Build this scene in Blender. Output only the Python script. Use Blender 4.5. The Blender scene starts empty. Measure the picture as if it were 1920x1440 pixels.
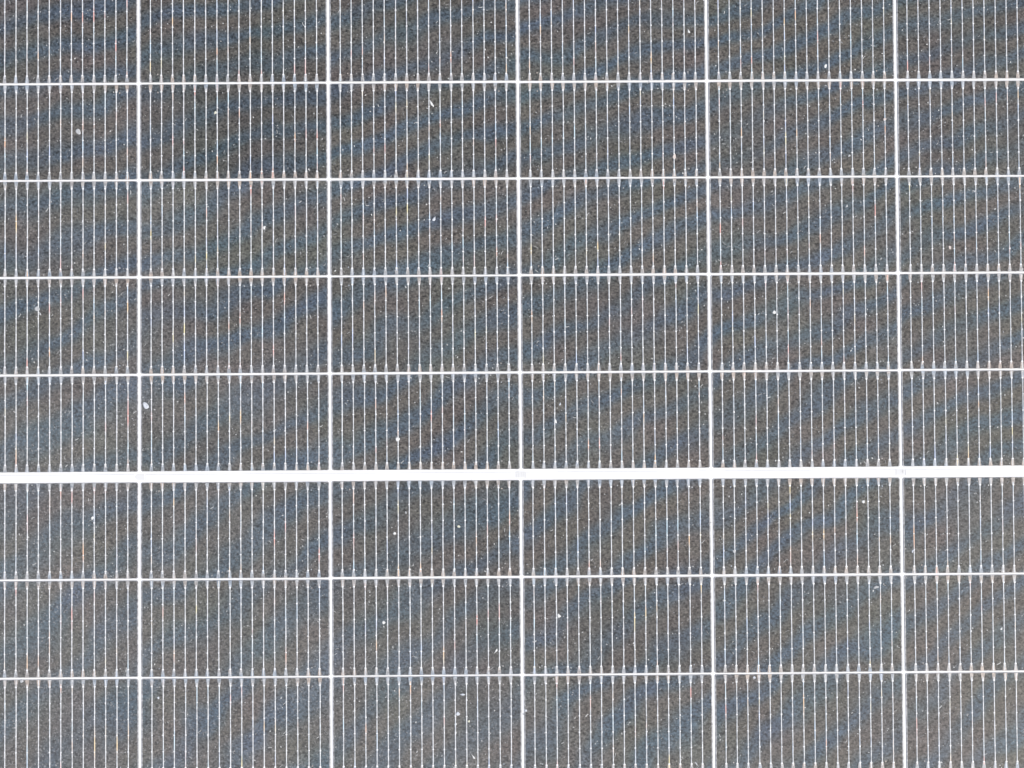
import bpy, bmesh, math, random
from mathutils import Matrix, Vector
random.seed(7)
sc = bpy.context.scene
COL = sc.collection

# ---------------------------------------------------------------- camera
cam_d = bpy.data.cameras.new("camera")
cam_d.sensor_fit = 'HORIZONTAL'
cam_d.angle = math.radians(40.0)
cam_d.clip_start = 0.02
cam_d.clip_end = 200.0
cam = bpy.data.objects.new("camera", cam_d)
COL.objects.link(cam)
cam.matrix_world = Matrix((
    (0.9999633438, 0.0060467895, -0.0060619585, -0.0164094),
    (-0.0061772639, 0.9997445541, -0.0217409291, 0.0580546),
    (0.0059289472, 0.0217775785, 0.9997452599, 1.3609314),
    (0, 0, 0, 1)))
sc.camera = cam

# ---------------------------------------------------------------- daylight
SUN_EL, SUN_AZ = math.radians(52), math.radians(118)
world = bpy.data.worlds.new("World")
sc.world = world
world.use_nodes = True
wn = world.node_tree.nodes
bg = wn["Background"]
sky = wn.new("ShaderNodeTexSky")
sky.sky_type = 'NISHITA'
sky.sun_disc = False
sky.sun_elevation = SUN_EL
sky.sun_rotation = SUN_AZ
sky.dust_density = 2.0
world.node_tree.links.new(sky.outputs[0], bg.inputs[0])
bg.inputs[1].default_value = 0.10
sd = bpy.data.lights.new("sun", 'SUN')
sd.energy = 3.2
sd.angle = math.radians(0.5)
sd.color = (1.0, 0.955, 0.89)
sun = bpy.data.objects.new("sun", sd)
COL.objects.link(sun)
# direction towards the sun: azimuth measured from +Y clockwise, as the sky texture does
dv = Vector((math.sin(SUN_AZ) * math.cos(SUN_EL), math.cos(SUN_AZ) * math.cos(SUN_EL), math.sin(SUN_EL)))
sun.rotation_euler = dv.to_track_quat('Z', 'Y').to_euler()
sun.location = dv * 3
sc.view_settings.view_transform = 'Standard'
sc.view_settings.look = 'None'
sc.view_settings.exposure = 0.48
sc.view_settings.gamma = 1.0

# ---------------------------------------------------------------- helpers
def new_obj(name, mesh, parent=None, loc=(0, 0, 0), rotz=0.0):
    o = bpy.data.objects.new(name, mesh)
    COL.objects.link(o)
    o.location = loc
    o.rotation_euler = (0, 0, rotz)
    if parent is not None:
        o.parent = parent
    return o

def tag(o, label=None, cat=None, group=None, kind=None):
    if label: o['label'] = label
    if cat: o['category'] = cat
    if group: o['group'] = group
    if kind: o['kind'] = kind

class MB:
    """collects faces of one mesh"""
    def __init__(s):
        s.v = []; s.f = []; s.m = []
    def face(s, pts, mi=0):
        b = len(s.v)
        s.v += [tuple(p) for p in pts]
        s.f.append(tuple(range(b, b + len(pts)))); s.m.append(mi)
    def prism(s, ring, z0, z1, mi=0, top=True, bottom=False):
        n = len(ring)
        for i in range(n):
            a, b = ring[i], ring[(i + 1) % n]
            s.face([(a[0], a[1], z0), (b[0], b[1], z0), (b[0], b[1], z1), (a[0], a[1], z1)], mi)
        if top: s.face([(p[0], p[1], z1) for p in ring], mi)
        if bottom: s.face([(p[0], p[1], z0) for p in reversed(ring)], mi)
    def mesh(s, name, mats):
        me = bpy.data.meshes.new(name)
        me.from_pydata(s.v, [], s.f)
        for m in mats: me.materials.append(m)
        me.polygons.foreach_set('material_index', s.m)
        me.validate(); me.update()
        return me

def rect(x0, y0, x1, y1):
    return [(x0, y0), (x1, y0), (x1, y1), (x0, y1)]

# node helpers
class NT:
    def __init__(s, name):
        s.mat = bpy.data.materials.new(name)
        s.mat.use_nodes = True
        s.t = s.mat.node_tree
        s.b = s.t.nodes["Principled BSDF"]
    def n(s, typ, **kw):
        o = s.t.nodes.new(typ)
        for k, v in kw.items(): setattr(o, k, v)
        return o
    def put(s, sock, val):
        if isinstance(val, bpy.types.NodeSocket): s.t.links.new(val, sock)
        elif val is not None: sock.default_value = val
    def math(s, op, a, b=None, c=None, clamp=False):
        o = s.n("ShaderNodeMath", operation=op, use_clamp=clamp)
        s.put(o.inputs[0], a); s.put(o.inputs[1], b); s.put(o.inputs[2], c)
        return o.outputs[0]
    def noise(s, vec, scale, detail=2.0, rough=0.5, out=0):
        o = s.n("ShaderNodeTexNoise")
        s.put(o.inputs["Vector"], vec)
        o.inputs["Scale"].default_value = scale
        o.inputs["Detail"].default_value = detail
        o.inputs["Roughness"].default_value = rough
        return o.outputs[out]
    def maprange(s, v, a, b, c, d, smooth=False):
        o = s.n("ShaderNodeMapRange")
        if smooth: o.interpolation_type = 'SMOOTHSTEP'
        s.put(o.inputs[0], v)
        for i, x in enumerate((a, b, c, d)): o.inputs[i + 1].default_value = x
        return o.outputs[0]
    def mix(s, fac, a, b, mode='MIX'):
        o = s.n("ShaderNodeMix", data_type='RGBA', blend_type=mode)
        s.put(o.inputs[0], fac)
        s.put(o.inputs[6], a); s.put(o.inputs[7], b)
        return o.outputs[2]
    def ramp(s, v, stops, interp='LINEAR'):
        o = s.n("ShaderNodeValToRGB")
        s.put(o.inputs[0], v)
        cr = o.color_ramp; cr.interpolation = interp
        while len(cr.elements) < len(stops): cr.elements.new(0.5)
        for e, (p, c) in zip(cr.elements, stops):
            e.position = p; e.color = (*c, 1)
        return o.outputs[0]
    def mapping(s, vec, scale=(1, 1, 1), loc=(0, 0, 0), rot=(0, 0, 0)):
        o = s.n("ShaderNodeMapping")
        s.put(o.inputs[0], vec)
        o.inputs["Location"].default_value = loc
        o.inputs["Rotation"].default_value = rot
        o.inputs["Scale"].default_value = scale
        return o.outputs[0]

# ---------------------------------------------------------------- the panel
panel = bpy.data.objects.new("solar_panel", None)
panel.empty_display_size = 0.2
COL.objects.link(panel)
tag(panel, "dusty dark solar panel with white grid lines, silver wires and one wide white bar", "solar panel")

def panel_coord(nt):
    tc = nt.n("ShaderNodeTexCoord"); tc.object = panel
    return tc.outputs["Object"]

def moire_phase(nt, P, cell_shift=True):
    """phase of the blue / brown camera moire bands that are painted into the colour"""
    sp = nt.n("ShaderNodeSeparateXYZ"); nt.put(sp.inputs[0], P)
    x, y = sp.outputs[0], sp.outputs[1]
    a = nt.math('MULTIPLY_ADD', nt.math('MULTIPLY', x, x), -3.0, nt.math('MULTIPLY', x, -12.5))
    b = nt.math('MULTIPLY', y, 22.0)
    c = nt.math('MULTIPLY', nt.math('MULTIPLY', y, y), 12.0)
    d = nt.math('MULTIPLY', nt.math('MULTIPLY', x, y), 8.0)
    ph = nt.math('ADD', nt.math('ADD', a, b), nt.math('ADD', c, d))
    w = nt.noise(P, 7.0, 2.0, 0.5)
    ph = nt.math('ADD', ph, nt.math('MULTIPLY', w, 1.9))
    ph = nt.math('ADD', ph, nt.math('MULTIPLY', nt.noise(nt.mapping(P, loc=(2, 6, 0)), 26.0, 2.0), 0.55))
    if cell_shift:
        oi = nt.n("ShaderNodeObjectInfo")
        ph = nt.math('ADD', ph, nt.math('MULTIPLY', oi.outputs["Random"], 0.45))
    return ph

def make_cell_mat():
    nt = NT("cell_silicon")
    P = panel_coord(nt)
    ph = moire_phase(nt, P)  # camera moire, painted as a tint of the wafer
    s = nt.math('SINE', nt.math('MULTIPLY', ph, 2 * math.pi))
    # bands are stronger in some places than in others
    amp = nt.maprange(nt.noise(P, 11.0, 3.0), 0.30, 0.63, 0.26, 1.0)
    v = nt.math('MULTIPLY_ADD', nt.math('MULTIPLY', s, amp), 0.5, 0.5)
    col = nt.ramp(v, [(0.0, (0.073, 0.065, 0.055)), (0.30, (0.069, 0.065, 0.059)),
                      (0.55, (0.060, 0.065, 0.065)), (0.80, (0.051, 0.065, 0.077)), (1.0, (0.046, 0.064, 0.085))])
    # slow hue drift: purplish here, greenish there
    hue = nt.noise(nt.mapping(P, loc=(3.1, 1.7, 0)), 17.0, 2.0)
    tint = nt.ramp(hue, [(0.30, (1.05, 0.97, 1.02)), (0.5, (1, 1, 1)), (0.70, (0.95, 1.03, 0.99))])
    col = nt.mix(1.0, col, tint, 'MULTIPLY')
    # crystal texture of the etched wafer under glass
    g1 = nt.noise(P, 430.0, 2.0, 0.65)
    g2 = nt.noise(nt.mapping(P, loc=(5, 2, 0), rot=(0, 0, 0.6), scale=(0.55, 1.0, 1.0)), 700.0, 1.0, 0.5)
    g = nt.math('ADD', nt.math('MULTIPLY', g1, 0.6), nt.math('MULTIPLY', g2, 0.4))
    gm = nt.maprange(g, 0.35, 0.67, 0.22, 2.0)
    big = nt.maprange(nt.noise(nt.mapping(P, loc=(9, 4, 0)), 14.0, 3.0), 0.3, 0.7, 0.90, 1.10)
    gm = nt.math('MULTIPLY', gm, big)
    cg = nt.n("ShaderNodeCombineXYZ")
    for i in range(3): nt.put(cg.inputs[i], gm)
    col = nt.mix(1.0, col, cg.outputs[0], 'MULTIPLY')
    # every wafer has a slightly different depth of blue-black
    tone = nt.n("ShaderNodeObjectInfo")
    col = nt.mix(1.0, col, tone.outputs["Color"], 'MULTIPLY')
    # fine dust film, a little thicker towards the lower left of the panel
    sp = nt.n("ShaderNodeSeparateXYZ"); nt.put(sp.inputs[0], P)
    dirt = nt.noise(nt.mapping(P, loc=(1, 8, 0)), 520.0, 2.0, 0.7)
    dm = nt.maprange(dirt, 0.56, 0.72, 0.0, 0.24)
    film = nt.math('ADD', nt.math('MULTIPLY', sp.outputs[0], -0.9), nt.math('MULTIPLY', sp.outputs[1], -0.9))
    film = nt.math('ADD', film, nt.noise(nt.mapping(P, loc=(3, 3, 0)), 5.0, 4.0, 0.6))
    fm = nt.maprange(film, 0.35, 1.15, 0.0, 1.0, True)
    dm = nt.math('ADD', nt.math('MULTIPLY', dm, nt.math('MULTIPLY_ADD', fm, 1.5, 0.55)), nt.math('MULTIPLY', fm, 0.12))
    col = nt.mix(dm, col, (0.36, 0.36, 0.355, 1))
    nt.put(nt.b.inputs["Base Color"], col)
    nt.b.inputs["Roughness"].default_value = 0.55
    nt.b.inputs["Specular IOR Level"].default_value = 0.25
    nt.b.inputs["Coat Weight"].default_value = 0.6
    nt.b.inputs["Coat Roughness"].default_value = 0.22
    nt.b.inputs["Coat IOR"].default_value = 1.3
    return nt.mat

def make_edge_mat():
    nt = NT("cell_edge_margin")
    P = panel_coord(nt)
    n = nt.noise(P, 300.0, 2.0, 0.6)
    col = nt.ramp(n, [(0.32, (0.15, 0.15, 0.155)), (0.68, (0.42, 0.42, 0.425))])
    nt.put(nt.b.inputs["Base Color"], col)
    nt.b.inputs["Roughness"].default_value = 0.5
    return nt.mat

def make_white_mat(name, c, lo, rough=0.6):
    nt = NT(name)
    P = panel_coord(nt)
    n = nt.noise(P, 60.0, 3.0, 0.6)
    col = nt.ramp(n, [(0.3, lo), (0.7, c)])
    nt.put(nt.b.inputs["Base Color"], col)
    nt.b.inputs["Roughness"].default_value = rough
    nt.b.inputs["Specular IOR Level"].default_value = 0.3
    return nt.mat

def make_wire_mat():
    nt = NT("tinned_wire")
    P = panel_coord(nt)
    # dull and bright stretches along the wire
    n = nt.noise(nt.mapping(P, scale=(95, 220, 1)), 1.0, 3.0, 0.65)
    val = nt.ramp(n, [(0.28, (0.36, 0.365, 0.375)), (0.5, (0.61, 0.615, 0.625)), (0.72, (0.80, 0.80, 0.80))])
    # coloured glints painted into the wire where warm and cold moire bands cross
    ph = moire_phase(nt, P, False)
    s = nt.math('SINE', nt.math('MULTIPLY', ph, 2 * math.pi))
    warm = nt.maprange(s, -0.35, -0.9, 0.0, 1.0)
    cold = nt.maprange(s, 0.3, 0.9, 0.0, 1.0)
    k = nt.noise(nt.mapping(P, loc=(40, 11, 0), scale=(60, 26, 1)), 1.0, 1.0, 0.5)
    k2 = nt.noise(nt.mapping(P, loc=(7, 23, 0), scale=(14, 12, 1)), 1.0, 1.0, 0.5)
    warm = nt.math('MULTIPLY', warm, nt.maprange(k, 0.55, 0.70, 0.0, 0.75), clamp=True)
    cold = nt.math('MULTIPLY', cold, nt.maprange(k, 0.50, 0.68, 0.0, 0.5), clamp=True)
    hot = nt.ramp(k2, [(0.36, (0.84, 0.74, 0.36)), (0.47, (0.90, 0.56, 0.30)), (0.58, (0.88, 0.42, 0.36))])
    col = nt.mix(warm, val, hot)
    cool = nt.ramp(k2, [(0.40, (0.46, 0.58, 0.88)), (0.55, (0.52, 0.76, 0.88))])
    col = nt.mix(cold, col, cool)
    nt.put(nt.b.inputs["Base Color"], col)
    nt.b.inputs["Metallic"].default_value = 0.0
    nt.b.inputs["Roughness"].default_value = 0.4
    return nt.mat

def make_pad_mat():
    nt = NT("silver_paste")
    P = panel_coord(nt)
    n = nt.noise(P, 420.0, 2.0, 0.6)
    col = nt.ramp(n, [(0.3, (0.21, 0.21, 0.215)), (0.7, (0.41, 0.41, 0.405))])
    h = nt.noise(nt.mapping(P, loc=(4, 4, 0), scale=(16, 60, 1)), 1.0, 1.0)
    tint = nt.ramp(h, [(0.34, (0.86, 0.97, 1.10)), (0.5, (1, 1, 1)), (0.66, (1.14, 0.98, 0.86))])
    col = nt.mix(1.0, col, tint, 'MULTIPLY')
    nt.put(nt.b.inputs["Base Color"], col)
    nt.b.inputs["Roughness"].default_value = 0.5
    return nt.mat

def make_bead_mat():
    nt = NT("solder_bead")
    nt.b.inputs["Base Color"].default_value = (0.70, 0.70, 0.70, 1)
    nt.b.inputs["Roughness"].default_value = 0.35
    return nt.mat

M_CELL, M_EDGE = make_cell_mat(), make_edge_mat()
M_BACK = make_white_mat("white_backsheet", (0.76, 0.76, 0.76), (0.71, 0.71, 0.71))
M_STRIP = make_white_mat("white_ribbon_coating", (0.68, 0.68, 0.67), (0.65, 0.65, 0.64), 0.5)
M_JOINT_AND_SHADE = make_white_mat("greyish_tape_and_edge_shade", (0.60, 0.60, 0.59), (0.575, 0.575, 0.57))  # tape grey, also the shadow tone painted along the ribbon edges
M_INK = make_white_mat("faint_grey_ink", (0.53, 0.53, 0.53), (0.49, 0.49, 0.49))
M_WIRE, M_PAD, M_BEAD = make_wire_mat(), make_pad_mat(), make_bead_mat()

# sizes in metres
COLP = 0.184            # column pitch
ROWP = 0.09420          # row pitch
BAR = 0.01066           # white bar between the two halves
GAPV, GAPH = 0.0026, 0.0017
CW, CH = COLP - GAPV, ROWP - GAPH
ZC0, ZC1 = 0.0003, 0.0006   # wafer bottom / top
PITCH = (COLP - 2 * 0.01133) / 15

# backsheet
mb = MB()
mb.prism(rect(-0.569, -0.398, 0.569, 0.587), -0.0006, 0.0, 0, True, True)
new_obj("backsheet", mb.mesh("backsheet", [M_BACK]), panel)

# aluminium frame round the laminate, mitred at the corners
mb = MB()
nt = NT("anodised_aluminium")
nt.b.inputs["Base Color"].default_value = (0.62, 0.62, 0.63, 1)
nt.b.inputs["Metallic"].default_value = 0.9
nt.b.inputs["Roughness"].default_value = 0.4
FI, FO = rect(-0.567, -0.396, 0.567, 0.585), rect(-0.578, -0.407, 0.578, 0.596)
for i in range(4):
    a, b, c, d = FO[i], FO[(i + 1) % 4], FI[(i + 1) % 4], FI[i]
    mb.prism([a, b, c, d], -0.030, 0.0018, 0, True, True)
new_obj("frame", mb.mesh("frame", [nt.mat]), panel)

def cell_ring(dx, dy, ch):
    w, h = CW / 2 - dx, CH / 2 - dy
    return [(-w + ch, -h), (w - ch, -h), (w, -h + ch), (w, h - ch), (w - ch, h), (-w + ch, h), (-w, h - ch), (-w, -h + ch)]

def make_cell_mesh():
    mb = MB()
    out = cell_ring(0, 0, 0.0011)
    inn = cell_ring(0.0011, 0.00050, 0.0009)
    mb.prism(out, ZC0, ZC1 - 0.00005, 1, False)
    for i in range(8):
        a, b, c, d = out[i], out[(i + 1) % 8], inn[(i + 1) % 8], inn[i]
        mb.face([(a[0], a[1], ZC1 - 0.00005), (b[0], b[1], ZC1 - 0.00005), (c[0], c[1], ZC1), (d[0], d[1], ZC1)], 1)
    mb.face([(p[0], p[1], ZC1) for p in inn], 0)
    # four printed alignment marks near the ends of the second and last but one wire
    for sx in (-1, 1):
        for sy in (-1, 1):
            cx, cy = sx * (7.5 * PITCH - 0.0073), sy * (CH / 2 - 0.0081)
            r = 0.00062
            ring = [(cx + r * math.cos(t * math.pi / 3 + .4), cy + 1.25 * r * math.sin(t * math.pi / 3 + .4)) for t in range(6)]
            mb.prism(ring, ZC1, ZC1 + 0.00008, 2)
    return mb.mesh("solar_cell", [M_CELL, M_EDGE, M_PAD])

WW, WH = 0.00047, 0.00026       # wire half width, height
def build_busbar(mb, rnd, ox=0.0, oy=0.0, dx=0.0):
    L = CH / 2
    z = ZC1
    off = rnd.uniform(-0.00025, 0.00025)
    # end pads: grey tapering silver strips, a round solder joint at the tip
    for s in (-1, 1):
        y0, y1 = s * (L - 0.00012), s * (L - 0.0069)
        po = dx + off * rnd.uniform(-1.5, 1.5)
        w0, w1 = rnd.uniform(0.00170, 0.00195), rnd.uniform(0.00100, 0.00115)
        q = [(ox + po - w0, oy + y0), (ox + po + w0, oy + y0), (ox + po + w1, oy + y1), (ox + po - w1, oy + y1)]
        if s > 0: q.reverse()
        mb.prism(q, z, z + 0.00012, 1)
    # wire, a low ridge that wavers a little
    n = 7
    ext = [L - (0.0004 if rnd.random() < 0.6 else 0.0045) for _ in range(2)]
    ys = [-ext[0] + (ext[0] + ext[1]) * i / n for i in range(n + 1)]
    xs = [dx + rnd.uniform(-0.00008, 0.00008) for _ in ys]
    ws = [WW * rnd.uniform(0.92, 1.08) for _ in ys]
    for i in range(n):
        a, b = i, i + 1
        xa, xb, ya, yb = ox + xs[a], ox + xs[b], oy + ys[a], oy + ys[b]
        wa, wb = ws[a], ws[b]
        h = z + WH
        mb.face([(xa - wa, ya, z), (xb - wb, yb, z), (xb - wb * .5, yb, h), (xa - wa * .5, ya, h)][::-1], 0)
        mb.face([(xa - wa * .5, ya, h), (xb - wb * .5, yb, h), (xb + wb * .5, yb, h), (xa + wa * .5, ya, h)][::-1], 0)
        mb.face([(xa + wa * .5, ya, h), (xb + wb * .5, yb, h), (xb + wb, yb, z), (xa + wa, ya, z)][::-1], 0)
    # solder beads
    tip = L - 0.0072
    for k in range(6):
        by = -tip + 2 * tip * k / 5
        end = k in (0, 5)
        r = 0.00105 if end else 0.00082 * rnd.uniform(0.85, 1.15)
        jx = dx + rnd.uniform(-0.0002, 0.0002)
        c = (ox + jx, oy + by, z + WH + 0.00012)
        m = 6
        ring = [(ox + jx + r * math.cos(t * 2 * math.pi / m), oy + by + r * 0.92 * math.sin(t * 2 * math.pi / m), z + 0.00016) for t in range(m)]
        for t in range(m):
            mb.face([ring[t], ring[(t + 1) % m], c], 2)

WIRE_MATS = [M_WIRE, M_PAD, M_BEAD]
bar_meshes = []
for i in range(5):
    mb = MB(); build_busbar(mb, random)
    bar_meshes.append(mb.mesh("busbar", WIRE_MATS))

# cells: six columns; five rows (and one out of view) above the bar, three and one below
cell_mesh = make_cell_mesh()
own = {(c, k) for c in (1, 2, 3, 4) for k in (1, 2, 3, -1)} | {(2, -2), (3, -2)}
rest = MB()
first_cell = None
TONES = {(1, 4): 0.84, (1, 3): 1.05, (0, 4): 0.97, (2, 3): 1.05, (1, 1): 0.95, (2, 1): 0.96, (1, 5): 0.93, (5, 5): 0.93, (2, -2): 0.92}
for c in range(6):
    for k in list(range(6, 0, -1)) + [-1, -2, -3, -4]:
        up = k > 0
        cy = (BAR / 2 + (abs(k) - 0.5) * ROWP - GAPH / 2) * (1 if up else -1)
        cx = (c - 2.5) * COLP
        if up: cx += 0.00020 - 0.0019 * cy
        else: cx += -0.00015 - 0.0026 * cy
        cx += random.uniform(-0.00016, 0.00016)
        cy += random.uniform(-0.00022, 0.00022)
        rz = random.uniform(-0.0008, 0.0008)
        if first_cell is None:
            cell = first_cell = new_obj("solar_cell", cell_mesh, panel)
        else:
            cell = first_cell.copy(); COL.objects.link(cell); cell.parent = panel
        t = TONES.get((c, k), 1.0) * random.uniform(0.95, 1.05)
        cell.color = (t * random.uniform(.985, 1.015), t, t * random.uniform(.985, 1.015), 1)
        cell.location = (cx, cy, 0); cell.rotation_euler = (0, 0, rz)
        for j in range(16):
            bx = (j - 7.5) * PITCH
            if (c, k) in own:
                o = new_obj("busbar", random.choice(bar_meshes), cell, (bx + random.uniform(-.00012, .00012), 0, 0))
                if random.random() < 0.5: o.rotation_euler = (0, 0, math.pi)
            else:
                rest_x = cx + bx
                build_busbar(rest, random, rest_x, cy + rz * bx, random.uniform(-.00012, .00012))
ro = new_obj("busbar", rest.mesh("busbar_rest", WIRE_MATS), panel)
tag(ro, kind="stuff")

# white coated ribbons in the centre bar and the taped joints between them
JX = [-0.3676, -0.0008, 0.3672]
edges = [-0.555, JX[0] - 0.0052, JX[0] + 0.0052, JX[1] - 0.0052, JX[1] + 0.0052, JX[2] - 0.0052, JX[2] + 0.0052, 0.555]
for i in range(4):
    mb = MB()
    x0, x1 = edges[2 * i], edges[2 * i + 1]
    mb.prism(rect(x0, -0.0032, x1, 0.0024), 0.0, 0.00035, 0)
    for ya, yb in ((-0.0032, -0.0035), (0.0024, 0.0027)):       # sloped edges in grey, painting in the ribbon's edge shadows
        q = [(x0, ya, 0.00033), (x1, ya, 0.00033), (x1, yb, 0.00004), (x0, yb, 0.00004)]
        mb.face(q if yb > ya else q[::-1], 1)
    new_obj("bus_ribbon", mb.mesh("bus_ribbon", [M_STRIP, M_JOINT_AND_SHADE]), panel)
# the left joint has a round end, the others are square
for i, jx in enumerate(JX):
    mb = MB()
    if i == 0:
        ring = [(jx + 0.0044, -0.0030), (jx + 0.0044, 0.0030)]
        for t in range(9):
            a = math.pi / 2 + math.pi * t / 8
            ring.append((jx - 0.0020 + 0.0030 * math.cos(a), 0.0030 * math.sin(a)))
    else:
        ring = rect(jx - 0.0047, -0.0031, jx + 0.0047, 0.0031)
    mb.prism(ring, 0.0, 0.00022, 0)
    j = new_obj("joint_tape", mb.mesh("joint_tape", [M_JOINT_AND_SHADE]), panel)
    mk = MB()
    if i == 1:      # a dark dot and a few pale upright strokes
        mk.prism(rect(-0.0034, 0.0022, -0.0014, 0.0031), 0.00022, 0.00027, 0)
        for x, y0, y1 in ((-0.0040, -0.0022, 0.0010), (-0.0018, -0.0026, 0.0014), (0.0014, -0.0022, 0.0024), (0.0035, -0.0018, 0.0020)):
            mk.prism(rect(x, y0, x + 0.00045, y1), 0.00022, 0.00026, 0)
    elif i == 2:    # pale upright strokes and a small open loop
        for x, y0, y1, w in ((-0.0042, -0.0016, 0.0026, .0004), (0.0004, -0.0010, 0.0026, .0004), (0.0016, -0.0014, 0.0024, .0009)):
            mk.prism(rect(x, y0, x + w, y1), 0.00022, 0.00026, 0)
        for t in range(5):
            a0, a1 = 0.7 + t * 0.85, 0.7 + (t + 1) * 0.85
            R0, R1 = 0.0009, 0.0013
            cx, cy = 0.0034, 0.0006
            mk.face([(cx + R0 * math.cos(a0), cy + R0 * math.sin(a0), .00026), (cx + R1 * math.cos(a0), cy + R1 * math.sin(a0), .00026),
                     (cx + R1 * math.cos(a1), cy + R1 * math.sin(a1), .00026), (cx + R0 * math.cos(a1), cy + R0 * math.sin(a1), .00026)])
    if mk.v:
        o = new_obj("ink_mark", mk.mesh("ink_mark", [M_INK]), j, (jx, 0, 0))

# ---------------------------------------------------------------- dust lying on the panel
def make_dust_mat():
    nt = NT("pale_dust")
    ge = nt.n("ShaderNodeNewGeometry")
    col = nt.ramp(ge.outputs["Random Per Island"], [(0.0, (0.15, 0.155, 0.16)), (0.55, (0.25, 0.25, 0.25)), (0.85, (0.40, 0.40, 0.39)), (1.0, (0.60, 0.60, 0.58))])
    nt.put(nt.b.inputs["Base Color"], col)
    nt.b.inputs["Roughness"].default_value = 0.9
    return nt.mat
M_DUST = make_dust_mat()
dust = MB()
rd = random.Random(21)
def on_white(x, y):
    if abs(y) < 0.007: return True
    gx = x / COLP % 1.0
    if min(gx, 1 - gx) * COLP < 0.0027: return True
    gy = ((abs(y) - BAR / 2 + GAPH / 2) / ROWP) % 1.0
    return min(gy, 1 - gy) * ROWP < 0.0018
def clump(px, py):
    # thin and thick patches
    return 0.5 + 0.5 * math.sin(px * 31 + 1.3 * math.sin(py * 23)) * math.sin(py * 27 + 0.7 * math.sin(px * 19))
n = 0
while n < 15000:
    x, y = rd.uniform(-0.53, 0.53), rd.uniform(-0.38, 0.47)
    if on_white(x, y) or rd.random() > 0.35 + 0.65 * clump(x, y): continue
    n += 1
    z = ZC1 + rd.uniform(0.00004, 0.0001)
    r = 0.00022 + 0.00042 * rd.random() ** 2.5
    a0 = rd.uniform(0, 6.28); el = rd.uniform(1, 2.0); m = rd.choice((4, 5))
    ring = []
    for t in range(m):
        a = t * 2 * math.pi / m + rd.uniform(-.3, .3)
        u, v = r * el * math.cos(a), r * math.sin(a)
        ring.append((x + u * math.cos(a0) - v * math.sin(a0), y + u * math.sin(a0) + v * math.cos(a0)))
    b = len(dust.v)
    dust.v += [(p[0], p[1], z) for p in ring] + [(x, y, z + 0.0002)]
    for t in range(m):
        dust.f.append((b + t, b + (t + 1) % m, b + m)); dust.m.append(0)
n = 0
while n < 1100:      # short fibres and scratches of dirt
    x, y = rd.uniform(-0.53, 0.53), rd.uniform(-0.38, 0.47)
    if on_white(x, y) or rd.random() > 0.35 + 0.65 * clump(x, y): continue
    n += 1
    z = ZC1 + 0.00008
    ln = rd.uniform(0.0012, 0.0045); w = rd.uniform(0.00014, 0.0003)
    a = rd.choice((rd.uniform(0, 3.14), rd.uniform(0.4, 1.0))); bend = rd.uniform(-0.5, 0.5)
    pts = [(x, y)]
    for t in range(3):
        aa = a + bend * (t - 1)
        pts.append((pts[-1][0] + ln / 3 * math.cos(aa), pts[-1][1] + ln / 3 * math.sin(aa)))
    nx, ny = -math.sin(a), math.cos(a)
    b = len(dust.v)
    for p in pts:
        dust.v += [(p[0] - nx * w, p[1] - ny * w, z), (p[0] + nx * w, p[1] + ny * w, z), ]
    for t in range(3):
        i = b + 2 * t
        dust.f.append((i, i + 2, i + 3, i + 1)); dust.m.append(0)
do = new_obj("dust", dust.mesh("dust", [M_DUST]))
tag(do, "fine pale dust, specks and short fibres scattered over the whole panel", "dust", kind="stuff")

# ---------------------------------------------------------------- dried droplets and larger flecks
def make_fleck_mat(name, c, lo):
    nt = NT(name)
    P = panel_coord(nt)
    n = nt.noise(P, 700.0, 2.0, 0.6)
    nt.put(nt.b.inputs["Base Color"], nt.ramp(n, [(0.3, lo), (0.7, c)]))
    nt.b.inputs["Roughness"].default_value = 0.75
    return nt.mat
TONE = {
    'g': make_fleck_mat("grey_residue", (0.44, 0.445, 0.45), (0.34, 0.345, 0.35)),
    'b': make_fleck_mat("bluish_residue", (0.56, 0.585, 0.62), (0.42, 0.44, 0.48)),
    'w': make_fleck_mat("white_residue", (0.70, 0.70, 0.68), (0.54, 0.54, 0.53)),
    'y': make_fleck_mat("yellowish_residue", (0.62, 0.61, 0.49), (0.48, 0.47, 0.38)),
    'p': make_fleck_mat("pinkish_residue", (0.64, 0.56, 0.51), (0.50, 0.43, 0.40)),
}
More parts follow.
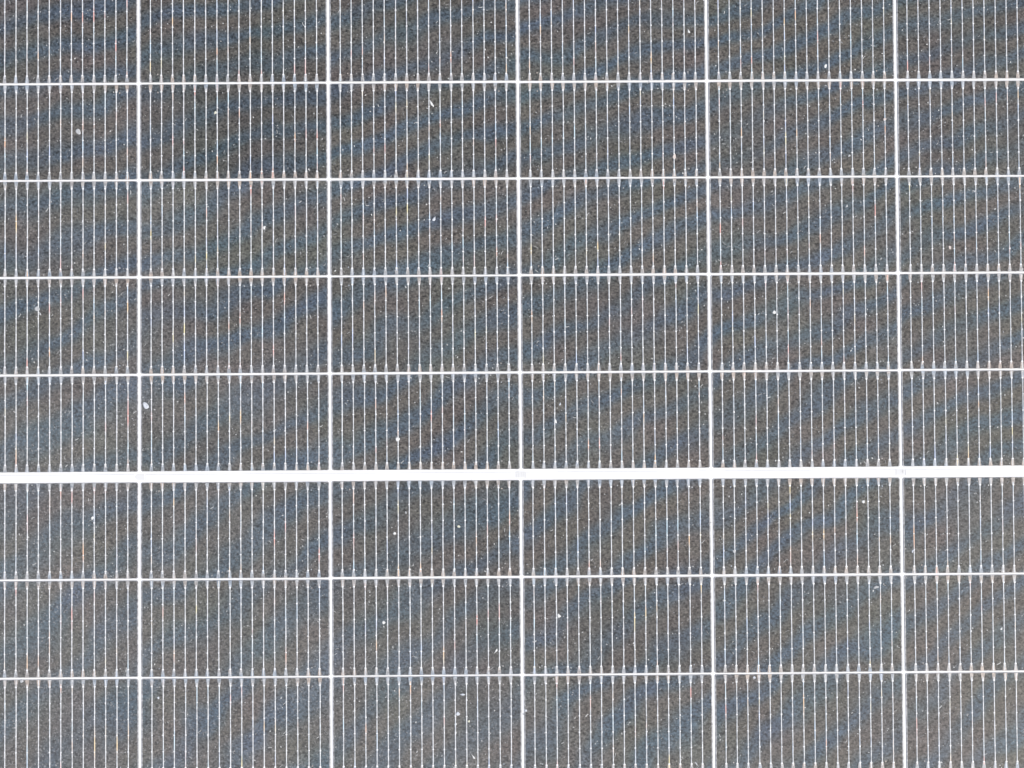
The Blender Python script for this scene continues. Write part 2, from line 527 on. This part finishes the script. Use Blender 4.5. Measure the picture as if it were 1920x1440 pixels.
SPECKS = [
('dried_droplet',-0.4271,0.3349,0.00620,0.00439,-55,'g','pale grey oval droplet alone in the leftmost column, second row from the top'),
('dried_droplet',-0.4667,0.1632,0.00491,0.00491,0,'g','round grey droplet with a tail, leftmost column, fourth row from the top'),
('dirt_fleck',-0.4638,0.1582,0.00310,0.00155,-65,'g','small tail-like fleck just below and right of the round grey droplet, leftmost column'),
('dried_droplet',-0.3619,0.0689,0.00724,0.00465,-55,'b','large bluish white oval droplet touching the right side of the leftmost vertical white line'),
('dried_droplet',-0.1190,0.0350,0.00414,0.00414,0,'w','round white droplet centred on a busbar a little above the wide white bar'),
('dirt_fleck',-0.0847,0.3607,0.00724,0.00207,-60,'w','bright slanted club-shaped fleck near the top, in the third column, second row'),
('dried_droplet',0.2465,0.1557,0.00336,0.00336,0,'w','small bright round droplet beside a busbar in the fifth column, fourth row from the top'),
('dirt_fleck',0.0357,-0.1362,0.00414,0.00284,-50,'w','bright diamond-shaped fleck near the left end of the fourth column, second row below the bar'),
('dried_droplet',-0.0622,-0.2294,0.00362,0.00362,0,'b','bright bluish droplet pointed on its right, bottom row of the third column'),
('dirt_fleck',-0.0578,-0.2110,0.00517,0.00207,0,'b','flat-bottomed grey fleck above the bluish pointed droplet in the bottom row'),
('dirt_fleck',-0.0517,-0.2366,0.00233,0.00233,0,'y','tiny yellowish fleck to the lower right of the bluish pointed droplet'),
('dried_droplet',-0.1332,-0.1414,0.00310,0.00310,0,'w','small round white droplet between two busbars, third column, second row below the bar'),
('dried_droplet',-0.1223,-0.0558,0.00284,0.00259,0,'w','small white droplet in the third column, in the first row below the bar'),
('dirt_fleck',-0.0605,-0.0495,0.00336,0.00233,-20,'y','small cream fleck midway in the third column, first row below the bar'),
('dirt_fleck',-0.1114,-0.0358,0.00284,0.00155,-80,'g','thin upright grey fleck close under the bar in the third column'),
('dirt_fleck',0.0337,0.0513,0.00388,0.00259,-75,'w','white upright fleck beside a busbar in the fourth column above the bar'),
('dirt_fleck',0.0382,0.0680,0.00310,0.00155,70,'b','thin bluish fleck above the white upright fleck in the fourth column'),
('dirt_fleck',0.1659,0.4302,0.00465,0.00181,-65,'w','narrow white slanted streak in the top row, right end of the fourth column'),
('dried_droplet',0.2989,0.3954,0.00414,0.00259,70,'w','white oval fleck standing upright just above the topmost horizontal white line, fifth column'),
('dried_droplet',0.3560,0.3432,0.00336,0.00259,20,'p','pinkish white droplet on a busbar at the right end of the fifth column, second row'),
('dried_droplet',0.1508,0.3078,0.00517,0.00310,85,'p','upright pinkish oval droplet near the right end of the fourth column, second row'),
('dried_droplet',0.4178,0.2178,0.00362,0.00259,-70,'p','small pinkish oval droplet in the rightmost column, third row from the top'),
('dirt_fleck',0.4419,0.2727,0.00362,0.00155,-35,'g','short slanted grey fleck in the rightmost column, just below the second horizontal white line'),
('dirt_fleck',0.3210,0.3077,0.00259,0.00207,30,'g','small grey fleck near the bottom of the fifth column cell, second row'),
('dirt_fleck',0.3181,0.2586,0.00310,0.00207,60,'g','small grey fleck in the upper part of the fifth column, third row'),
('dirt_fleck',-0.2943,0.3529,0.00310,0.00233,60,'y','small yellowish white fleck left of a busbar in the second column, second row'),
('dirt_fleck',-0.2473,0.2406,0.00362,0.00259,70,'w','ragged white fleck in the middle of the second column, third row'),
('dirt_fleck',-0.0827,0.2480,0.00465,0.00259,60,'b','pale bluish smudge beside a busbar in the third column, third row'),
('dried_droplet',-0.4133,-0.0390,0.00362,0.00233,65,'w','white tilted droplet in the leftmost column, first row below the bar'),
('dried_droplet',-0.4811,-0.1951,0.00336,0.00310,0,'g','soft grey droplet under the lowest horizontal white line at the far left'),
('dirt_fleck',-0.3500,-0.2119,0.00233,0.00233,0,'b','tiny bluish white dot in the bottom row beside the leftmost vertical white line'),
('dirt_fleck',0.0033,-0.2268,0.00259,0.00233,0,'b','tiny pale dot in the bottom row just right of the middle vertical white line'),
('dirt_fleck',-0.0252,-0.1695,0.00517,0.00165,55,'w','hooked white strand near the right end of the third column, second row below the bar'),
('dirt_fleck',-0.0476,-0.2706,0.00517,0.00155,-55,'w','thin white slanted strand at the bottom edge of the third column'),
('dried_droplet',0.3309,-0.0282,0.00310,0.00310,0,'w','round cream droplet at the right of the fifth column, just below the bar'),
('dirt_fleck',0.3423,-0.1108,0.00517,0.00259,15,'g','broad grey smear near the right end of the fifth column, second row below the bar'),
('dried_droplet',0.2236,-0.1967,0.00259,0.00259,0,'b','small bright bluish dot under the lowest horizontal white line in the fifth column'),
('dirt_fleck',0.4628,-0.1517,0.00259,0.00207,40,'w','tiny white fleck near the right edge, second row below the bar'),
('dirt_fleck',0.3781,-0.0761,0.00362,0.00181,60,'b','slanted pale fleck at the left end of the rightmost column, first row below the bar'),
('dirt_fleck',0.1667,-0.2786,0.00517,0.00181,-50,'g','slanted pale strand at the bottom edge near the right end of the fourth column'),
('dirt_fleck',0.2052,-0.0750,0.00284,0.00259,0,'g','faint grey dot near the left end of the fifth column, first row below the bar'),
]
for name, x, y, w, h, ang, tone, label in SPECKS:
    mb = MB()
    drop = name == 'dried_droplet'
    m = 12 if drop else 9
    ph = rd.uniform(0, 6.28)
    outr, inr = [], []
    for t in range(m):
        a = 2 * math.pi * t / m
        j = 1 + (0.08 if drop else 0.20) * math.sin(3 * a + ph) + rd.uniform(-1, 1) * (0.04 if drop else 0.12)
        u, v = w / 2 * j * math.cos(a), h / 2 * j * math.sin(a)
        if name == 'dirt_fleck' and u < 0 and w > 2 * h: v *= 0.6       # thinner at one end
        outr.append((u, v)); inr.append((u * 0.72, v * 0.72))
    z0, z1 = 0.0, 0.00042 if drop else 0.00034
    for t in range(m):
        b = (t + 1) % m
        mb.face([(*outr[t], z0), (*outr[b], z0), (*inr[b], z1), (*inr[t], z1)])
        # a droplet dries with a raised rim and a hollow centre
        mb.face([(*inr[t], z1), (*inr[b], z1), (0, 0, z1 - (0.00012 if drop else -0.0001))])
    o = new_obj(name, mb.mesh(name, [TONE[tone]]), None, (x, y, ZC1), math.radians(ang))
    tag(o, label, "droplet" if drop else "speck", "dried droplets on the panel" if drop else "dirt flecks on the panel")
